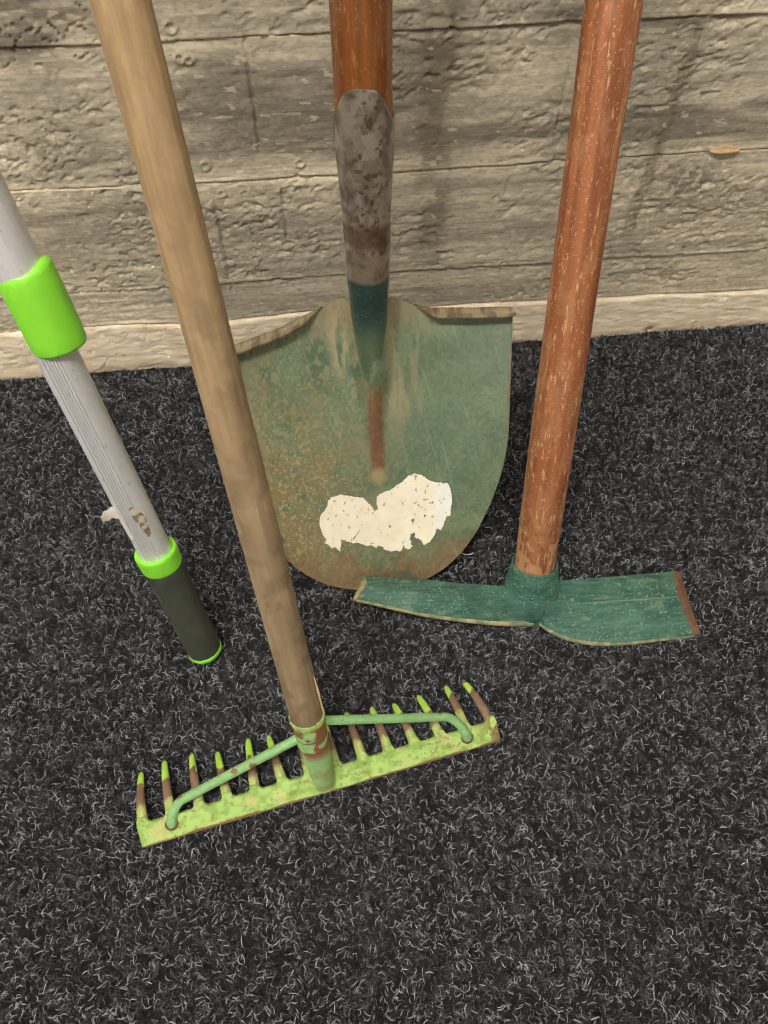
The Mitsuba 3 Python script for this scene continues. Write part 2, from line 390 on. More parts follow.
# ------------------------------------------------------------------ the room
X0, X1, YB, ZC = -2.2, 2.2, -2.4, 2.45
add('floor', box([X0, YB, -0.05], [X1, WALL + 0.02, 0.0005]), 'carpet_base_material', False, label='black and grey flecked needle-felt carpet floor', kind='structure')
add('ceiling', box([X0, YB, ZC], [X1, WALL + 0.1, ZC + 0.05]), 'room_paint_material', False, label='pale ceiling', kind='structure')
add('wall_left', box([X0 - 0.05, YB, -0.05], [X0, WALL + 0.1, ZC + 0.05]), 'room_paint_material', False, label='pale side wall', kind='structure')
add('wall_right', box([X1, YB, -0.05], [X1 + 0.05, WALL + 0.1, ZC + 0.05]), 'room_paint_material', False, label='pale side wall opposite', kind='structure')
add('wall_front', box([X0, YB - 0.05, -0.05], [X1, YB, ZC + 0.05]), 'room_paint_material', False, label='pale wall behind the viewer', kind='structure')

# back wall: board-marked concrete, one course for each shuttering board
PITCH = 0.0019
gx = np.arange(-0.78, 1.02, PITCH)
JOINTS = [0.064, 0.1285, 0.2626, 0.4023, 0.536, 0.668]
COURSE_OUT = [0.0, 0.0012, -0.0006, 0.0008, -0.0004]
NAILS = [(-0.1076, 0.4135, .0050), (-0.1055, 0.3870, .0042), (-0.0975, 0.3850, .0036), (-0.1023, 0.2805, .0044), (-0.0904, 0.2486, .0040), (-0.0052, 0.2778, .0042)]   # rings left by air bubbles and nail heads
BOARD_ENDS = [(-0.100, 0.118, 0.238, 0.0030), (-0.045, 0.292, 0.40, 0.0022), (-0.028, 0.188, 0.250, 0.0018), (0.218, 0.222, 0.246, 0.002), (0.262, 0.285, 0.36, 0.0014), (0.07, 0.30, 0.39, 0.0012)]


def joint_wobble(x, j):
    return 0.0040 * (nz(x * 14, j * 7.0, seed=3, octaves=4) - 0.5) + 0.0045 * (nz(x * 3, j * 5.0, seed=5) - 0.5)


def course_relief(x, z, k, lo, hi):
    """How far the concrete stands out of the wall's plane, in metres."""
    h = 0.6 * COURSE_OUT[k] + 0.0012 * (nz(x * 5, z * 70, k * 3.0, 11, 4) - 0.5)                   # grain of the shuttering board
    h = h + 0.0008 * (nz(x * 30, z * 280, 1.0, 13, 3) - 0.5) + 0.0011 * (nz(x * 210, z * 300, 2.0, 17, 2) - 0.5)
    rough = sst(0.46, 0.60, nz(x * 6, z * 10, 4.0, 19))                                       # patches of scaled and pitted skin
    rough = np.maximum(rough, {1: 0.8, 3: 0.55}.get(k, 0.4) * sst(0.40, 0.55, nz(x * 9, z * 16, 9.0, 21)))
    pit = nz(x * 105, z * 190, 6.0, 23, 4)
    h = h - 0.0024 * rough * sst(0.58, 0.74, pit) + 0.0008 * rough * (sst(0.42, 0.30, pit))
    rough = np.maximum(rough, sst(-0.15, -0.20, x) * sst(0.375, 0.39, z) * 1.6)
    crack = np.abs(nz(x * 26, z * 60, 8.0, 27, 3) - 0.5)
    h = h - 0.0018 * sst(0.016, 0.002, crack) * rough
    for nx, nzz, r in NAILS:
        d = np.hypot(x - nx, (z - nzz))
        h = h * (0.3 + 0.7 * sst(r, r + 0.004, d)) + 0.0022 * np.exp(-((d - r) / 0.0014) ** 2) - 0.0012 * np.exp(-(d / (0.7 * r)) ** 2)
    for bx, a, b, w in BOARD_ENDS:
        d = x - bx - 0.0025 * (nz(z * 60, bx * 9, seed=29) - 0.5)
        on = sst(a - 0.004, a + 0.003, z) * sst(b + 0.004, b - 0.003, z) * (0.35 + 0.65 * sst(0.35, 0.5, nz(z * 90, bx, seed=31)))
        h = h + on * (0.0020 * np.exp(-((d + w) / 0.0016) ** 2) - 0.0032 * np.exp(-(d / 0.0016) ** 2))
    # the joint: a lip of grout along the lower edge of the board above, a dark crack under it
    up, down = hi - z, z - lo
    m1 = sst(0.38, 0.60, nz(x * 10, hi * 31, seed=33)) * 0.95 + 0.05
    m2 = sst(0.36, 0.55, nz(x * 8, lo * 31, seed=33)) * 0.8 + 0.2
    h = h - 0.0020 * m1 * np.exp(-(up / 0.0013) ** 2) - 0.0006 * np.exp(-(up / 0.006) ** 2)
    h = h + 0.0017 * m2 * np.exp(-((down - 0.0016) / 0.0022) ** 2)
    h = h - 0.0015 * sst(0.0012, 0.0, down)
    return h


def sheet(gx, lo, hi, rows, relief, depth=0.03):
    """A slab from the curve lo(x) to hi(x), its face displaced towards -y, closed at the back."""
    w = np.linspace(0, 1, rows)[:, None]
    z = lo[None] * (1 - w) + hi[None] * w
    x = np.broadcast_to(gx[None], z.shape)
    y = WALL - relief(x, z, lo[None], hi[None])
    v = np.stack([x, y, z], -1)
    back = v[[0, -1]].copy()
    back[..., 1] = WALL + depth
    v = np.concatenate([back[:1], v, back[1:]], 0)
    K, n = v.shape[:2]
    i, j = np.meshgrid(np.arange(K - 1), np.arange(n - 1), indexing='ij')
    q = np.stack([i * n + j, i * n + j + 1, (i + 1) * n + j + 1, (i + 1) * n + j], -1).reshape(-1, 4)
    return trimesh.Trimesh(v.reshape(-1, 3), np.vstack([q[:, [0, 1, 2]], q[:, [0, 2, 3]]]), process=False)


edges = [JOINTS[k] + joint_wobble(gx, k) for k in range(len(JOINTS))]
edges[0] = 0.069 + 0.006 * (nz(gx * 9, 2.0, seed=41, octaves=4) - 0.5) + 0.010 * np.exp(-((gx - 0.0) / 0.09) ** 2) - 0.006 * sst(0.2, 0.5, gx) + 0.008 * sst(-0.12, -0.26, gx)
for k in range(5):
    rows = int((JOINTS[k + 1] - JOINTS[k]) / PITCH) + 2
    m = sheet(gx, edges[k], edges[k + 1], rows, lambda x, z, lo, hi, k=k: course_relief(x, z, k, lo, hi))
    add('wall_back__board_course' + (f'_{k:03d}' if k else ''), m, 'concrete_material', True)
wall = trimesh.util.concatenate([box([X0, WALL + 0.012, 0.0], [X1, WALL + 0.1, ZC]), box([X0, WALL - 0.001, 0.066], [gx[0], WALL + 0.012, ZC]),
                                 box([gx[-1], WALL - 0.001, 0.066], [X1, WALL + 0.012, ZC]), box([gx[0], WALL - 0.001, 0.668], [gx[-1], WALL + 0.012, ZC])])
add('wall_back', wall, 'concrete_material', False, label='rough grey-beige board-marked concrete wall', kind='structure')


def plaster_relief(x, z, lo, hi):
    h = 0.0045 + 0.0030 * (nz(x * 22, z * 60, 3.0, 51, 4) - 0.5) + 0.0022 * (nz(x * 60, z * 190, 2.0, 53, 3) - 0.5)
    h = h - 0.0016 * sst(0.022, 0.0, np.abs(nz(x * 48, z * 110, 5.0, 55, 2) - 0.5))
    h = h - 0.003 * np.exp(-((hi - z) / 0.002) ** 2)
    return h - 0.012 * sst(1.0, 0.6, np.hypot((x - 0.447) / 0.0065, (z - 0.006) / 0.006))       # a chipped hole at the carpet


add('baseboard_back', sheet(gx, np.full_like(gx, -0.004), edges[0], 42, plaster_relief), 'plaster_material', True, label='cream painted rough plaster strip along the foot of the concrete wall', kind='structure')
far = trimesh.util.concatenate([box([X0, WALL - 0.004, 0], [gx[0], WALL + 0.012, 0.066]), box([gx[-1], WALL - 0.004, 0], [X1, WALL + 0.012, 0.066])])
add('baseboard_back__strip_end', far, 'plaster_material', False)
chip = trimesh.creation.icosphere(3, 1.0)
cv = chip.vertices * [0.017, 0.006, 0.0030]
cv[:, 2] += 0.0016 * (nz(cv[:, 0] * 90, cv[:, 1] * 90, seed=61) - 0.5)
add('wall_back__wood_chip', trimesh.Trimesh(cv + [0.455, WALL - 0.0015, 0.2655], chip.faces, process=False), 'chip_wood_material', True, label='pale wood chip stuck in the concrete')

# carpet pile: curled fibres, a mesh of its own
def pile(n, x0, x1, y0, y1):
    """Curled fibres lying every way on the floor, as thin three-sided tubes."""
    L = rng.uniform(0.0038, 0.0088, n)
    ph, bend = rng.uniform(0, 2 * np.pi, n), rng.normal(0, 1.3, n)
    top = rng.uniform(0.0012, 0.0046, n)
    K = 4
    s = np.linspace(-0.5, 0.5, K)
    ang = ph[:, None] + bend[:, None] * s[None] * 2
    step = np.stack([np.cos(ang), np.sin(ang)], -1) * (L / (K - 1))[:, None, None]
    xy = np.cumsum(step, 1)
    xy -= xy.mean(1, keepdims=True)
    xy += np.stack([rng.uniform(x0, x1, n), rng.uniform(y0, y1, n)], -1)[:, None]
    xy[..., 1] = np.minimum(xy[..., 1], WALL - 0.004)
    z = 0.0004 + top[:, None] * (1 - (2 * s[None]) ** 2) + rng.uniform(0, 0.0012, (n, K))
    P = np.concatenate([xy, z[..., None]], -1)
    side = np.stack([-np.sin(ang), np.cos(ang), 0 * ang], -1)
    r = rng.uniform(0.00028, 0.00046, n)[:, None, None] * A([0.7, 1, 1, 0.6])[None, :, None]
    ring = np.stack([P + side * r, P - side * r, P + A([0, 0, 1.3]) * r], 2)          # (n, K, 3, 3)
    v = ring.reshape(-1, 3)
    b = (np.arange(n) * K * 3)[:, None, None, None]
    i = np.arange(K - 1)[None, :, None, None] * 3
    q = A([[0, 2, 5], [0, 5, 3], [2, 1, 4], [2, 4, 5]])[None, None]
    f = (b + i + q).reshape(-1, 3)
    tone = rng.random(n)
    g = np.where(tone < 0.36, rng.uniform(0.006, 0.024, n), np.where(tone < 0.74, rng.uniform(0.032, 0.125, n), rng.uniform(0.16, 0.46, n)))
    tint = A([0.97, 1.0, 1.08]) + rng.normal(0, 0.02, (n, 3))
    col = np.repeat(g[:, None] * tint, K * 3, 0)
    return trimesh.Trimesh(v, f, process=False), col


pm, pc = pile(146000, -0.50, 0.74, -0.12, WALL - 0.004)
parts_ = [pile(int(n_), *b_) for n_, b_ in ((17000, (-0.95, -0.50, -0.40, WALL - 0.004)), (17000, (0.74, 1.20, -0.40, WALL - 0.004)), (13000, (-0.50, 0.74, -0.40, -0.12)))]   # thinner away from the tools
pc = np.vstack([pc] + [c_ for _, c_ in parts_])
pm = trimesh.util.concatenate([pm] + [m_ for m_, _ in parts_])
add('floor__carpet_pile', pm, 'pile_material', True, color=pc, kind='stuff')

# ------------------------------------------------------------------ the ceiling lamps (out of the picture, above and to the left)
for i, at in enumerate(LAMPS_AT):
    key = 'ceiling_lamp' + ('_001' if i else '')
    add(key + '__housing', rounded_box([1.30, 0.16, 0.06], 0.01, at + [0, 0, 0.06]), 'lamp_metal_material', 30)
    labels[key] = {'label': 'white two-tube strip lamp under the ceiling', 'category': 'ceiling lamp'}
    for k, dy in enumerate((-0.04, 0.04)):
        tb, _ = lathe(at + [-0.6, dy, 0.012], [1, 0, 0], [(0, .013), (1.2, .013)], front=(0, 0, 1), n=20)
        add(key + '__tube' + ('_001' if k else ''), tb, 'lamp_metal_material', 30, emitter={'type': 'area', 'radiance': {'type': 'rgb', 'value': LAMP_RADIANCE}})

# ------------------------------------------------------------------ 1. rake
RB, RD = A([-0.0314, 0.1821, 0.014]), unit([-0.0752, 0.3518, 0.9330])             # handle axis: foot on the bar, direction; its top rests on the wall
labels['rake'] = {'label': 'lime green iron garden rake with a bare wooden handle, tines pointing to the wall', 'category': 'rake'}
n_r = 40
ph = -np.pi / 2 + 2 * np.pi * np.arange(n_r) / n_r
st = []
for a in np.concatenate([[0.075, 0.0765], np.linspace(0.08, 1.50, 143), [1.535, 1.548, 1.552]]):
    r = 0.0139 + 0.0003 * math.sin(a * 9) + 0.0003 * (nz(np.cos(ph) * 2, np.sin(ph) * 2, a * 14, 71) - 0.5)
    st.append((a, r * (0.90 if a < 0.076 else 0.72 if a > 1.55 else 0.9 if a > 1.54 else 1.0)))
m, uv = lathe(RB, RD, st, n=n_r)
uv[:, 1] += 0.0
add('rake__handle', m, 'rake_wood_material', True, uv=uv, label='bare weathered wooden handle')
spl = curve([RB + RD * 0.150 + A([0.0140, -0.003, 0.002]), RB + RD * 0.125 + A([0.0150, -0.005, 0.004]), RB + RD * 0.104 + A([0.0152, -0.006, 0.004])], 10)
m, uv = sweep(spl, np.interp(np.linspace(0, 1, 10), [0, .3, 1], [.0003, .0011, .0005]), n=8)
add('rake__handle__splinter', m, 'chip_wood_material', True, label='pale splinter')
m, uv = lathe(RB, RD, [(0.000, .0090), (0.004, .0098), (0.030, .0116), (0.060, .0133), (0.090, .0146), (0.0955, .0152), (0.0985, .0156), (0.1005, .0154), (0.1005, .0142), (0.080, .0140), (0.078, .002)], n=40)
add('rake__socket', m, 'rake_socket_material', True, uv=uv, label='chipped green tapered socket')
E1 = unit([0.984, 0.178, 0.0])                          # along the bar, across it, out of its face
EN = A([-E1[1], E1[0], 0.0])
tilt = math.radians(34)
E2 = EN * math.cos(tilt) + A([0, 0, math.sin(tilt)])
E3 = np.cross(E1, E2)
BAR0 = A([-0.1978, 0.1441, 0.0062])                     # front left corner of the bar's upper face
BAR_L, BAR_W = 0.3440, 0.0208
N_T = 14
tx = np.linspace(0.0052, BAR_L - 0.0052, N_T)
web = [Polygon([(0, 0), (BAR_L, 0), (BAR_L, BAR_W), (0, BAR_W)])]
web += [Polygon([(x - 0.0055, BAR_W - 0.002), (x + 0.0055, BAR_W - 0.002), (x + 0.0042, BAR_W + 0.006), (x - 0.0042, BAR_W + 0.006)]) for x in tx]
web = unary_union(web).buffer(0.0042).buffer(-0.0042 - 0.0022).buffer(0.0022, 12)
bar = [(web, -0.0052, -0.0008), (web.buffer(-0.0007), -0.0008, 0.0)]
parts, uvs = [], []
for poly, z0, z1 in bar:
    e = trimesh.creation.extrude_polygon(poly, z1 - z0, engine='earcut')
    e = e.subdivide_to_size(0.008)
    e.apply_translation([0, 0, z0])
    parts.append(e)
e = trimesh.util.concatenate(parts)
L = np.array(e.vertices)
arch = 0.0012 * (nz(L[:, 0] * 20, L[:, 1] * 60, seed=73) - 0.5)
e = trimesh.Trimesh(BAR0 + L[:, :1] * E1 + L[:, 1:2] * E2 + (L[:, 2:] + arch[:, None] * 0.3) * E3, e.faces, process=False)
e.unmerge_vertices()
uvf = np.array(L[:, :2])[trimesh.util.concatenate(parts).faces.reshape(-1)]
add('rake__head_bar', e, 'rake_lime_material', False, uv=uvf, label='lime green flat bar')
weld_at = RB - RD * (np.dot(RB - BAR0, E3) / np.dot(RD, E3)) + 0.0042 * E2
m, uv = lathe(weld_at, E3, [(-0.002, .0106), (0.0002, .0110), (0.0014, .0106), (0.0022, .0098), (0.0022, .0060)], front=E2, n=36)
add('rake__weld_collar', m, 'rake_lime_material', True, uv=uv + [0.1, 0.01], label='pale green weld collar')
TL, TR = A([-0.2032, 0.2147, 0.0050]), A([0.1129, 0.2691, 0.0050])                # where the outer tines' tips touch the carpet
for k in range(N_T):
    w = k / (N_T - 1)
    root = BAR0 + tx[k] * E1 + (BAR_W + 0.001) * E2 - 0.0042 * E3
    tip = TL * (1 - w) + TR * w + A([0.004 * rng.uniform(-1, 1), 0.004 * rng.uniform(-1, 1), 0.0])
    if k == 12:
        tip += A([0.004, 0, 0])
    q = np.linspace(0, 1, 22)[:, None]
    path = root * (1 - q) + tip * q + (0.0075 * 4 * q * (1 - q) * (1 - 0.35 * q)) * A([0, 0, 1]) - 0.003 * E2 * (1 - q) ** 4
    q = np.linspace(0, 1, 22)
    wx = np.interp(q, [0, 0.2, 0.85, 0.97, 1], [0.0052, 0.0045, 0.0031, 0.0024, 0.0010])
    m, uv = sweep(path, list(zip(wx, wx * 0.8)), n=14)
    add('rake__tine' + (f'_{k:03d}' if k else ''), m, 'rake_tine_material', True, uv=uv)
BR = [[A([-0.0445, 0.2090, 0.0770]), A([-0.0540, 0.2060, 0.0735]), A([-0.1596, 0.1779, 0.0262]), A([-0.1662, 0.1720, 0.0225]), A([-0.1700, 0.1640, 0.0165]), A([-0.1708, 0.1615, 0.0125])],
      [A([-0.0330, 0.2150, 0.0900]), A([-0.0250, 0.2170, 0.0870]), A([0.0868, 0.2259, 0.0340]), A([0.0975, 0.2215, 0.0290]), A([0.1055, 0.2130, 0.0195]), A([0.1072, 0.2105, 0.0135])]]
for k, P in enumerate(BR):
    a = np.linspace(P[1], P[2], 14)
    path = np.vstack([P[:1], a, curve(P[2:], 12)[1:]])
    m, uv = sweep(path, np.r_[np.full(20, 0.0042), np.linspace(0.0043, 0.0052, len(path) - 20)], n=18)
    add('rake__brace' + (f'_{k:03d}' if k else ''), m, 'rake_brace_material', True, uv=uv, label='mint green bracing rod')
    s_ = trimesh.creation.icosphere(2, 1.0)
    add('rake__rivet' + (f'_{k:03d}' if k else ''), trimesh.Trimesh(s_.vertices * [0.0062, 0.0060, 0.0034] @ np.stack([E1, E2, E3]) + P[5] + 0.0012 * E3, s_.faces, process=False), 'rust_material', True)

# ------------------------------------------------------------------ 2. shovel
labels['shovel'] = {'label': 'worn sage green round-point shovel with a torn white sticker, standing against the wall', 'category': 'shovel'}
TIP, AX = A([0.0392, 0.3839, 0.0050]), unit([0.0279, 0.5734, 0.8188])
BN = unit(A([0, -0.8192, 0.5736]) - AX * np.dot(AX, [0, -0.8192, 0.5736]))          # out of the blade's face, to the viewer
BT = np.cross(AX, BN)
if BT[0] < 0:
    BT = -BT
HW = 0.1345


def blade_lo(t):
    a = np.abs(t) / HW
    return np.interp(a, [0, .15, .3, .4, .5, .6, .7, .8, .88, .94, .98, 1.0], [0, .0012, .0050, .0095, .0165, .0270, .0415, .0635, .0900, .1170, .1440, .1700])


def blade_hi(t):
    return np.interp(t, [-HW, -.125, -.084, -.0555, -.0400, -.029, -.020, .018, .0255, .034, .0491, .0586, .10, HW],
                     [.2590, .2655, .2775, .2900, .2995, .3065, .3060, .3060, .3050, .3015, .2935, .2902, .2892, .2900])


def blade_out(t, s):
    """Dish, centre ridge and the rise of the flanks to the socket."""
    t, s = np.broadcast_arrays(t, s)
    d = 0.017 * (np.abs(t) / HW) ** 2.2 * sst(-0.02, 0.16, s) + 0.010 * np.clip(1 - s / 0.11, 0, 1) ** 2 * 0.6
    rh = 0.024 * sst(0.118, 0.31, s) ** 1.15
    rw = 0.0085 + 0.021 * sst(0.13, 0.31, s)
    c = np.clip(np.abs(t - 0.002) / rw, 0, 1)
    return d + rh * (0.5 + 0.5 * np.cos(np.pi * c)) ** 0.8


def blade_point(t, s, lift=0.0):
    o = blade_out(t, s) + lift
    t, s, o = np.broadcast_arrays(t, s, o)
    return TIP + s[..., None] * AX + t[..., None] * BT + o[..., None] * BN


nu, nv = 181, 190
tt = HW * np.sin(np.linspace(-np.pi / 2, np.pi / 2, nu))
w = np.linspace(0, 1, nv)[:, None]
lo, hi = blade_lo(tt)[None], blade_hi(tt)[None]
from scipy.ndimage import gaussian_filter1d
lo, hi = gaussian_filter1d(lo, 2, axis=1, mode='nearest'), gaussian_filter1d(hi, 1.5, axis=1, mode='nearest')
S = lo * (1 - w) + hi * w
Tt = np.broadcast_to(tt[None], S.shape)
P = blade_point(Tt, S)
# the shoulders are turned over towards the viewer as a tread
lipw = 0.0165 * sst(0.042, 0.066, np.abs(tt)) * (1 - 0.25 * sst(0.12, 0.1365, np.abs(tt)))
rows = []
for q in np.linspace(0, 1, 9)[1:]:
    rows.append(P[-1] + (lipw / 0.0145 * 0.0026 * math.sin(min(q / 0.3, 1) * np.pi))[:, None] * AX + (lipw * q)[:, None] * (0.97 * BN - 0.22 * AX))
P = np.concatenate([P, np.array(rows)], 0)
UV = np.stack([np.broadcast_to(tt[None], P.shape[:2]), np.concatenate([S, np.repeat(hi, 8, 0) + np.linspace(0.101, 0.108, 8)[:, None]], 0)], -1)
# thickness: a back skin 2 mm behind, joined round the edge
K, n = P.shape[:2]
du, dv = np.gradient(P, axis=1), np.gradient(P, axis=0)
N = np.cross(du, dv)
N /= np.linalg.norm(N, axis=2, keepdims=True) + 1e-12
N *= np.sign((N[40, 90] @ BN))
Bk = P - 0.0021 * N
i, j = np.meshgrid(np.arange(K - 1), np.arange(n - 1), indexing='ij')
q = np.stack([i * n + j, i * n + j + 1, (i + 1) * n + j + 1, (i + 1) * n + j], -1).reshape(-1, 4)
loop = np.r_[np.arange(n), (np.arange(1, K)) * n + n - 1, (K - 1) * n + np.arange(n - 2, -1, -1), np.arange(K - 2, 0, -1) * n]
v = np.vstack([P.reshape(-1, 3), Bk.reshape(-1, 3), P.reshape(-1, 3)[loop], Bk.reshape(-1, 3)[loop]])
uvb = np.vstack([UV.reshape(-1, 2)] * 2 + [UV.reshape(-1, 2)[loop]] * 2)
M, l = K * n, len(loop)
a = np.arange(l)
rimq = np.stack([2 * M + a, 2 * M + l + a, 2 * M + l + (a + 1) % l, 2 * M + (a + 1) % l], -1)
quads = np.vstack([q, q[:, ::-1] + M, rimq])
m = trimesh.Trimesh(v, np.vstack([quads[:, [0, 1, 2]], quads[:, [0, 2, 3]]]), process=False)
if m.volume < 0:
    m.invert()
add('shovel__blade', m, 'blade_material', True, uv=uvb, label='worn sage green steel blade with turned shoulders')

# handle line, then the socket that grows out of the blade's ridge
SD = unit([-0.0001, 0.1392, 0.9903])
C0 = A([0.0473, 0.5502, 0.2415]) + 0.010 * BN
foot = [TIP + 0.175 * AX + 0.002 * BT - 0.0050 * BN, TIP + 0.215 * AX + 0.002 * BT + 0.0005 * BN, TIP + 0.255 * AX + 0.0010 * BT + 0.0055 * BN, C0 + SD * 0.012, C0 + SD * 0.035, C0 + SD * 0.06, C0 + SD * 0.09]
path = curve(foot, 34)
radii = np.interp(np.linspace(0, 1, 34), [0, .15, .35, .55, .8, 1], [.0035, .0072, .0122, .0165, .0192, .0200])
n_s = 56
ph = -np.pi / 2 + 2 * np.pi * np.arange(n_s) / n_s
rings = []
for p_, t_, r_ in zip(path, np.gradient(path, axis=0), radii):
    _, e1, e2 = frame(t_, (0, -0.6, 0.8))
    rings.append(p_ + r_ * (np.cos(ph)[:, None] * e1 + np.sin(ph)[:, None] * e2))
t_, e1, e2 = frame(SD, (0, -0.6, 0.8))
front_ = np.sin(ph)                                                                # 1 at the front
tongue = 0.180 + 0.026 * sst(0.28, 1.02, front_ - 0.12 * np.cos(ph)) + 0.012 * sst(0.2, 1.0, -front_) + 0.0022 * (nz(np.cos(ph) * 4, np.sin(ph) * 4, seed=81) - 0.5)
for w_ in np.linspace(0, 1, 26)[1:]:
    a_ = 0.09 * (1 - w_) + tongue * w_
    r_ = 0.0200 + 0.0035 * sst(0.09, 0.170, a_)
    rings.append(C0 + a_[:, None] * SD + (r_ * np.cos(ph))[:, None] * e1 + (r_ * np.sin(ph))[:, None] * e2)
for da, dr_ in ((0.0006, 0.0007), (0.0, 0.0014), (-0.02, 0.0016), (-0.07, 0.0026)):   # over the rim and down inside
    a_ = tongue + da
    r_ = 0.0235 - dr_
    rings.append(C0 + a_[:, None] * SD + (r_ * np.cos(ph))[:, None] * e1 + (r_ * np.sin(ph))[:, None] * e2)
m, uv = rings_mesh(rings)
add('shovel__socket', m, 'shovel_socket_material', True, uv=uv, label='worn grey-brown steel socket with blue-green paint at its foot')
st = [(0.10, .012), (0.102, .0185), (0.13, .0200), (0.16, .0213)] + [(x, 0.0218 - 0.0022 * sst(0.4, 1.2, x)) for x in np.linspace(0.17, 1.18, 62)] + [(1.200, .0185), (1.212, .0130)]
m, uv = lathe(C0, SD, st, n=48)
add('shovel__handle', m, 'shovel_wood_material', True, uv=uv, label='glossy orange-brown varnished wooden handle')

# torn sticker: (across, along) of its outline on the blade
OUT = [(55, 300), (66, 268), (92, 240), (100, 212), (112, 196), (140, 184), (160, 180), (190, 190), (228, 196), (265, 200), (282, 222), (300, 244), (322, 276), (332, 262), (328, 232), (335, 206), (345, 194), (392, 172), (450, 140), (468, 122), (482, 108),
       (515, 95), (546, 106), (570, 120), (600, 145), (634, 146), (670, 150), (682, 190), (686, 230), (684, 282), (680, 315), (662, 318), (655, 340), (648, 362), (634, 386), (612, 378), (606, 400), (590, 432), (556, 460), (540, 440), (526, 424), (512, 420), (508, 396),
       (490, 398), (488, 436), (494, 462), (480, 476), (462, 470), (452, 456), (436, 488), (418, 478), (392, 482), (366, 474), (352, 456), (330, 450), (318, 462), (300, 446), (272, 448), (250, 434), (230, 430), (200, 424), (170, 412), (152, 404), (150, 436), (146, 470), (134, 456), (120, 440), (100, 446), (92, 426), (74, 420), (82, 398), (66, 372), (60, 340)]
OUT = A(OUT, float)
ts = np.stack([(OUT[:, 0] - 322) * 0.000219, 0.0840 - (OUT[:, 1] - 300) * 0.000222], 1)
ring_ = []
for a_, b_ in zip(ts, np.roll(ts, -1, 0)):                                        # a finely torn edge
    for q in np.linspace(0, 1, 4)[:-1]:
        ring_.append(a_ * (1 - q) + b_ * q + rng.normal(0, 0.00045, 2))
poly = Polygon(ring_).buffer(0)
hole = unary_union([Point(-0.041, 0.0875).buffer(0.0011), Point(0.045, 0.094).buffer(0.0010), Point(0.060, 0.0965).buffer(0.0012), Point(0.039, 0.0775).buffer(0.0014), Point(0.015, 0.0715).buffer(0.0013), Point(0.052, 0.082).buffer(0.0012), Polygon([(-0.025, 0.060), (-0.0235, 0.0595), (-0.017, 0.069), (-0.0175, 0.0695)])])
poly = poly.difference(hole)
e = trimesh.creation.extrude_polygon(poly, 0.0005, engine='earcut').subdivide_to_size(0.004)
ev = np.array(e.vertices)
m = trimesh.Trimesh(blade_point(ev[:, 0], ev[:, 1], ev[:, 2] + 0.0001), e.faces, process=False)
add('shovel__sticker', m, 'sticker_material', True, uv=ev[:, :2], label='torn remains of a white paper sticker')

# ------------------------------------------------------------------ 3. mattock
labels['mattock'] = {'label': 'teal green cutter mattock head lying on the carpet, reddish-brown wooden handle leaning on the wall', 'category': 'mattock'}
MB, MD = A([0.1997, 0.3644, 0.0500]), unit([0.0406, 0.3979, 0.9165])
st = [(-0.030, .0150)] + [(a, (0.0204 + 0.0004 * math.sin(a * 13)) * (1 - 0.03 * sst(0.0, 0.4, a))) for a in np.linspace(-0.028, 0.86, 80)] + [(0.885, .0190), (0.893, .0130)]
m, uv = lathe(MB, MD, st, n=44)
uv[:, 1] -= 0.03
add('mattock__handle', m, 'mattock_wood_material', True, uv=uv, label='scuffed reddish-brown wooden handle')
_, m1, m2 = frame(MD, (0, -0.6, 0.8))
ph = -np.pi / 2 + 2 * np.pi * np.arange(56) / 56
rag = 0.0012 * (nz(np.cos(ph) * 3, np.sin(ph) * 3, seed=91) - 0.5)
wide = lambda r, k: r * (1 + k * np.cos(ph) ** 2)
m, uv = lathe(MB, MD, [(-0.043 - 0.0165 * np.sin(ph), wide(.0215, .0)), (-0.040 - 0.0160 * np.sin(ph), wide(.0248, .10)), (-0.029 - 0.010 * np.sin(ph), wide(.0266, .12)), (-0.012, wide(.0258, .06)), (0.000, .0249 + 0 * ph), (0.0075 + rag, .0243 + 0 * ph), (0.0098 + rag, .0238 + 0 * ph), (0.0096 + rag, .0218 + 0 * ph), (-0.010, .0212 + 0 * ph), (-0.014, .004 + 0 * ph)], n=56)
add('mattock__eye', m, 'teal_paint_material', 50, label='teal green forged eye')


def arm(sections, back):
    """sections: rows of points (back, crease, front) along the arm, lofted with thickness; each ring is those three points and three below."""
    rings = []
    for (a, b, c, th) in sections:
        a, b, c = map(A, (a, b, c))
        d = A([0, 0, -th])
        off = A([0, back, 0])
        ring = [a, 0.5 * (a + b), b, 0.5 * (b + c), c, c + d * 0.45, 0.6 * c + 0.4 * a + d, a + d * 0.8 + off]
        rings.append(ring)
    R = np.array(rings)
    from scipy.interpolate import PchipInterpolator
    k = np.arange(len(R))
    R = PchipInterpolator(k, R, axis=0)(np.linspace(0, len(R) - 1, 6 * len(R)))
    return rings_mesh(R)


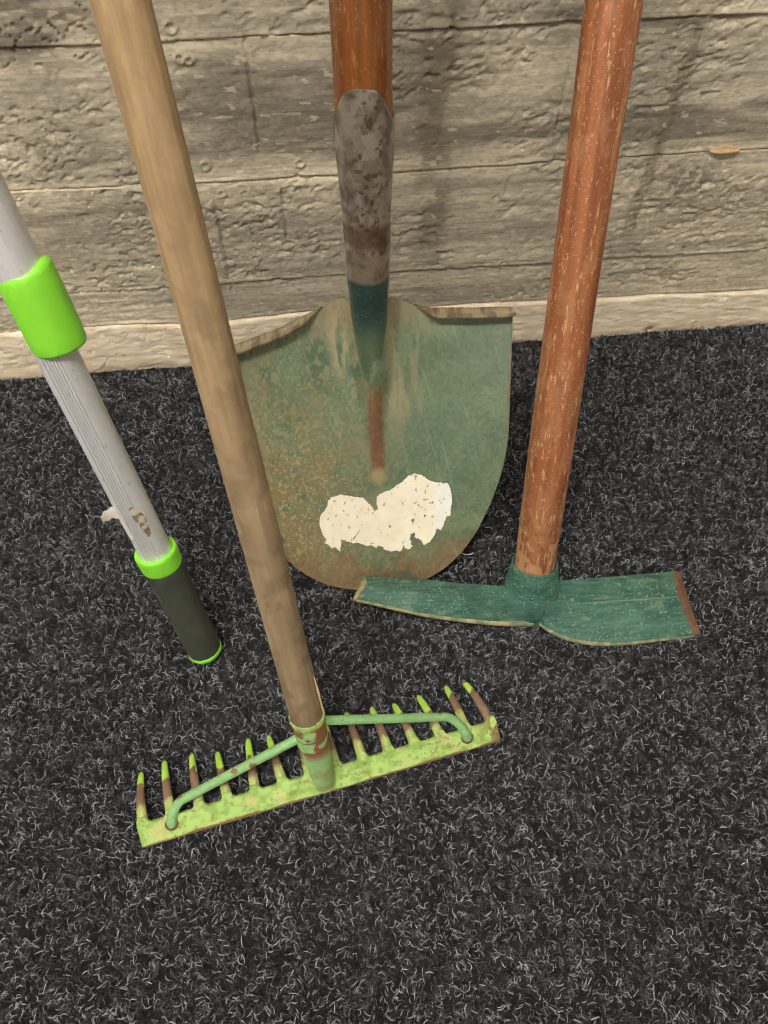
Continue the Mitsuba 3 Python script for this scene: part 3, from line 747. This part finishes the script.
hoe = [((0.205, 0.354, 0.0280), (0.205, 0.3345, 0.0400), (0.203, 0.3215, 0.0130), .012),
       ((0.2311, 0.3615, 0.0260), (0.232, 0.3310, 0.0300), (0.2250, 0.3055, 0.0110), .010),
       ((0.2560, 0.3620, 0.0240), (0.2576, 0.3319, 0.0280), (0.2473, 0.2975, 0.0095), .008),
       ((0.2930, 0.3634, 0.0200), (0.2930, 0.3326, 0.0240), (0.2930, 0.2929, 0.0080), .007),
       ((0.3300, 0.3648, 0.0165), (0.3300, 0.3331, 0.0205), (0.3300, 0.2934, 0.0075), .006),
       ((0.3600, 0.3660, 0.0140), (0.3540, 0.3335, 0.0180), (0.3622, 0.2938, 0.0066), .005)]
m, uv = arm(hoe, 0.001)
add('mattock__hoe_blade', m, 'teal_paint_material', 9, label='wide teal green hoe blade with a crease')
m, uv = arm([hoe[-1], ((0.3640, 0.3663, 0.0132), (0.3590, 0.3338, 0.0168), (0.3660, 0.2940, 0.0062), .0045), ((0.3712, 0.3665, 0.0080), (0.3680, 0.3340, 0.0095), (0.3712, 0.2942, 0.0048), .0025)], 0.0)
add('mattock__hoe_blade__cutting_edge', m, 'rust_material', 25, label='rusty brown cutting edge')
cr = curve([hoe[k][1] for k in range(1, 6)], 30)
m, uv = sweep(cr + A([0, 0, -0.0004]), np.interp(np.linspace(0, 1, 30), [0, .3, 1], [.0003, .0009, .0010]), n=8)
add('mattock__hoe_blade__crease', m, 'pale_teal_material', True, label='pale rubbed crease')
fe = curve([hoe[k][2] for k in range(6)], 40)
m, uv = sweep(fe + A([0, -0.0006, -0.0022]), np.interp(np.linspace(0, 1, 40), [0, .15, .8, 1], [.0018, .0026, .0018, .0014]), n=10)
add('mattock__hoe_blade__worn_rim', m, 'worn_edge_material', True, label='beige worn lower rim')
pick = [((0.0253, 0.3873, 0.0280), (0.0252, 0.3705, 0.0400), (0.0143, 0.3605, 0.0300), .010),
        ((0.0588, 0.3808, 0.0280), (0.0560, 0.3610, 0.0400), (0.0450, 0.3505, 0.0285), .011),
        ((0.0934, 0.3753, 0.0285), (0.0910, 0.3535, 0.0400), (0.0773, 0.3405, 0.0255), .012),
        ((0.1266, 0.3672, 0.0290), (0.1240, 0.3450, 0.0395), (0.1210, 0.3310, 0.0215), .012),
        ((0.1608, 0.3611, 0.0295), (0.1580, 0.3350, 0.0380), (0.1640, 0.3245, 0.0175), .012),
        ((0.1950, 0.3520, 0.0340), (0.1950, 0.3340, 0.0360), (0.1960, 0.3235, 0.0130), .010)]
m, uv = arm(pick, 0.0)
add('mattock__cutter_blade', m, 'teal_paint_material', 9, label='narrow teal green cutter blade')
m, uv = arm([((0.0213, 0.3878, 0.0262), (0.0205, 0.3712, 0.0375), (0.0108, 0.3612, 0.0290), .008), ((0.0266, 0.3872, 0.0284), (0.0265, 0.3704, 0.0404), (0.0150, 0.3602, 0.0304), .0105)], 0.0)
add('mattock__cutter_blade__cutting_edge', m, 'worn_edge_material', 25, label='bare rusty end')
fe = curve([A(pick[k][2]) for k in range(6)], 40)
m, uv = sweep(fe + A([0, -0.0006, -0.0024]), np.interp(np.linspace(0, 1, 40), [0, .5, 1], [.0018, .0024, .0034]), n=10)
add('mattock__cutter_blade__worn_rim', m, 'worn_edge_material', True, label='beige worn lower rim')

# ------------------------------------------------------------------ 4. telescopic pole
labels['telescopic_pole'] = {'label': 'silver aluminium telescopic pole with bright green collar and black grip, left of the rake', 'category': 'pole'}
PB, PD = A([-0.1446, 0.3280, 0.0120]), unit([-0.1176, 0.2380, 0.9640])
n_p = 288
ph = -np.pi / 2 + 2 * np.pi * np.arange(n_p) / n_p
deg = np.degrees(ph) % 360
flute = np.zeros(n_p)
for d0 in (88, 97, 106, 115):
    flute = np.maximum(flute, np.exp(-((deg - d0) / 2.6) ** 2))
for d0 in (79, 127):
    flute = np.maximum(flute, 1.2 * np.exp(-((deg - d0) / 2.6) ** 2))
r_low = 0.0145 - 0.0009 * flute
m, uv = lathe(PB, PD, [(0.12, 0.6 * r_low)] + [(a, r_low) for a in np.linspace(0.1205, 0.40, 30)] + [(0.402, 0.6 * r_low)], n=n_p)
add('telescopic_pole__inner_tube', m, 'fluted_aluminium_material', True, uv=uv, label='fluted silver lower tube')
r_up = 0.0164 - 0.0008 * np.exp(-((deg - 152) / 4) ** 2)
m, uv = lathe(PB, PD, [(0.380, 0.8 * r_up), (0.381, r_up)] + [(a, r_up) for a in np.linspace(0.40, 1.57, 20)] + [(1.585, 0.9 * r_up), (1.588, 0.3 * r_up)], n=n_p, offset=(0.002, 0))
add('telescopic_pole__outer_tube', m, 'aluminium_material', True, uv=uv, label='smooth silver upper tube')
bulge = 1 + 0.10 * np.exp(-((np.degrees(np.arctan2(np.sin(ph), np.cos(ph))) - 10) / 40) ** 2)
m, uv = lathe(PB, PD, [(0.3595, .0150 * bulge), (0.3600, .0176 * bulge), (0.3620, .0184 * bulge), (0.3700, .0187 * bulge), (0.4080, .0187 * bulge), (0.4140 + 0.004 * (bulge - 1) / 0.1, .0184 * bulge), (0.4175 + 0.004 * (bulge - 1) / 0.1, .0176 * bulge), (0.4185 + 0.004 * (bulge - 1) / 0.1, .0164 + 0 * ph)], n=n_p, offset=(0.0045, 0))
add('telescopic_pole__collar', m, 'lime_plastic_material', True, label='bright lime green plastic collar')
m, uv = lathe(PB, PD, [(0.131, .0150), (0.1312, .0180), (0.133, .0188), (0.1465, .0193), (0.1495, .0190), (0.1506, .0180), (0.1490, .0150)], n=64)
add('telescopic_pole__ring', m, 'lime_plastic_material', True, label='bright lime green ring')
m, uv = lathe(PB, PD, [(0.0030, .0140), (0.0032, .0166), (0.006, .0172), (0.04, .0172), (0.09, .0174), (0.128, .0181), (0.132, .0178), (0.1325, .0150)], n=64)
add('telescopic_pole__grip', m, 'grip_material', True, uv=uv, label='dark grey-black rubber grip')
m, uv = lathe(PB, PD, [(-0.0030, .010), (-0.0028, .0160), (-0.001, .0171), (0.0018, .0174), (0.0034, .0171), (0.0036, .0150)], n=64)
add('telescopic_pole__end_cap', m, 'lime_plastic_material', True, label='lime green end cap rim')
pt, p1, p2 = frame(PD, (0, -0.6, 0.8))


def on_pole(poly, r, thick):
    """A patch (angle in degrees, metres along) wrapped on the lower tube."""
    e = trimesh.creation.extrude_polygon(Polygon(poly), thick, engine='earcut').subdivide_to_size(0.05 * 1000 if False else 4.0)
    v_ = np.array(e.vertices)
    an = np.radians(v_[:, 0])
    rr = (r + v_[:, 2])[:, None]
    return trimesh.Trimesh(PB + v_[:, 1:2] * PD + rr * (np.cos(an)[:, None] * p1 + np.sin(an)[:, None] * p2), e.faces, process=False)


add('telescopic_pole__adhesive_patch', on_pole([(58, .1790), (66, .1755), (74, .1800), (80, .1905), (88, .2010), (92, .2110), (84, .2150), (72, .2140), (60, .2080), (52, .2000), (56, .1900)], 0.0142, 0.0005), 'adhesive_material', True, label='grey-brown glue residue')
add('telescopic_pole__label_remnant', on_pole([(118, .1820), (132, .1760), (150, .1800), (176, .1850), (190, .1960), (196, .2080), (188, .2170), (172, .2200), (158, .2130), (146, .2040), (128, .1950)], 0.0142, 0.0005), 'label_paper_material', True, label='torn white label')
cu = np.linspace(0, 1, 14)
fl = []
for q in cu:
    c_ = PB + PD * (0.205 + 0.004 * q) - p1 * (0.0138 + 0.010 * np.sin(q * 1.9)) + p2 * (0.004 + 0.006 * (1 - np.cos(q * 2.6)))
    wd = 0.0062 * (1 - 0.55 * q) + 0.0008 * np.sin(q * 17)
    fl.append(np.array([c_ + PD * wd, c_ + PD * wd * 0.9 + p2 * 0.0004, c_ - PD * wd + p2 * 0.0004, c_ - PD * wd * 1.1]))
m, uv = rings_mesh(fl)
add('telescopic_pole__label_remnant__curled_flap', m, 'label_paper_material', 40, label='curled torn edge')

# ------------------------------------------------------------------ 5. a scrap of thread
th = curve([(0.1290, 0.4235, 0.0060), (0.1330, 0.4180, 0.0085), (0.1385, 0.4145, 0.0070), (0.1460, 0.4125, 0.0090), (0.1490, 0.4160, 0.0060)], 30)
m, uv = sweep(th, np.full(30, 0.00055), n=8)
add('thread', m, 'thread_material', True, label='short pale thread on the carpet right of the shovel blade', category='thread')
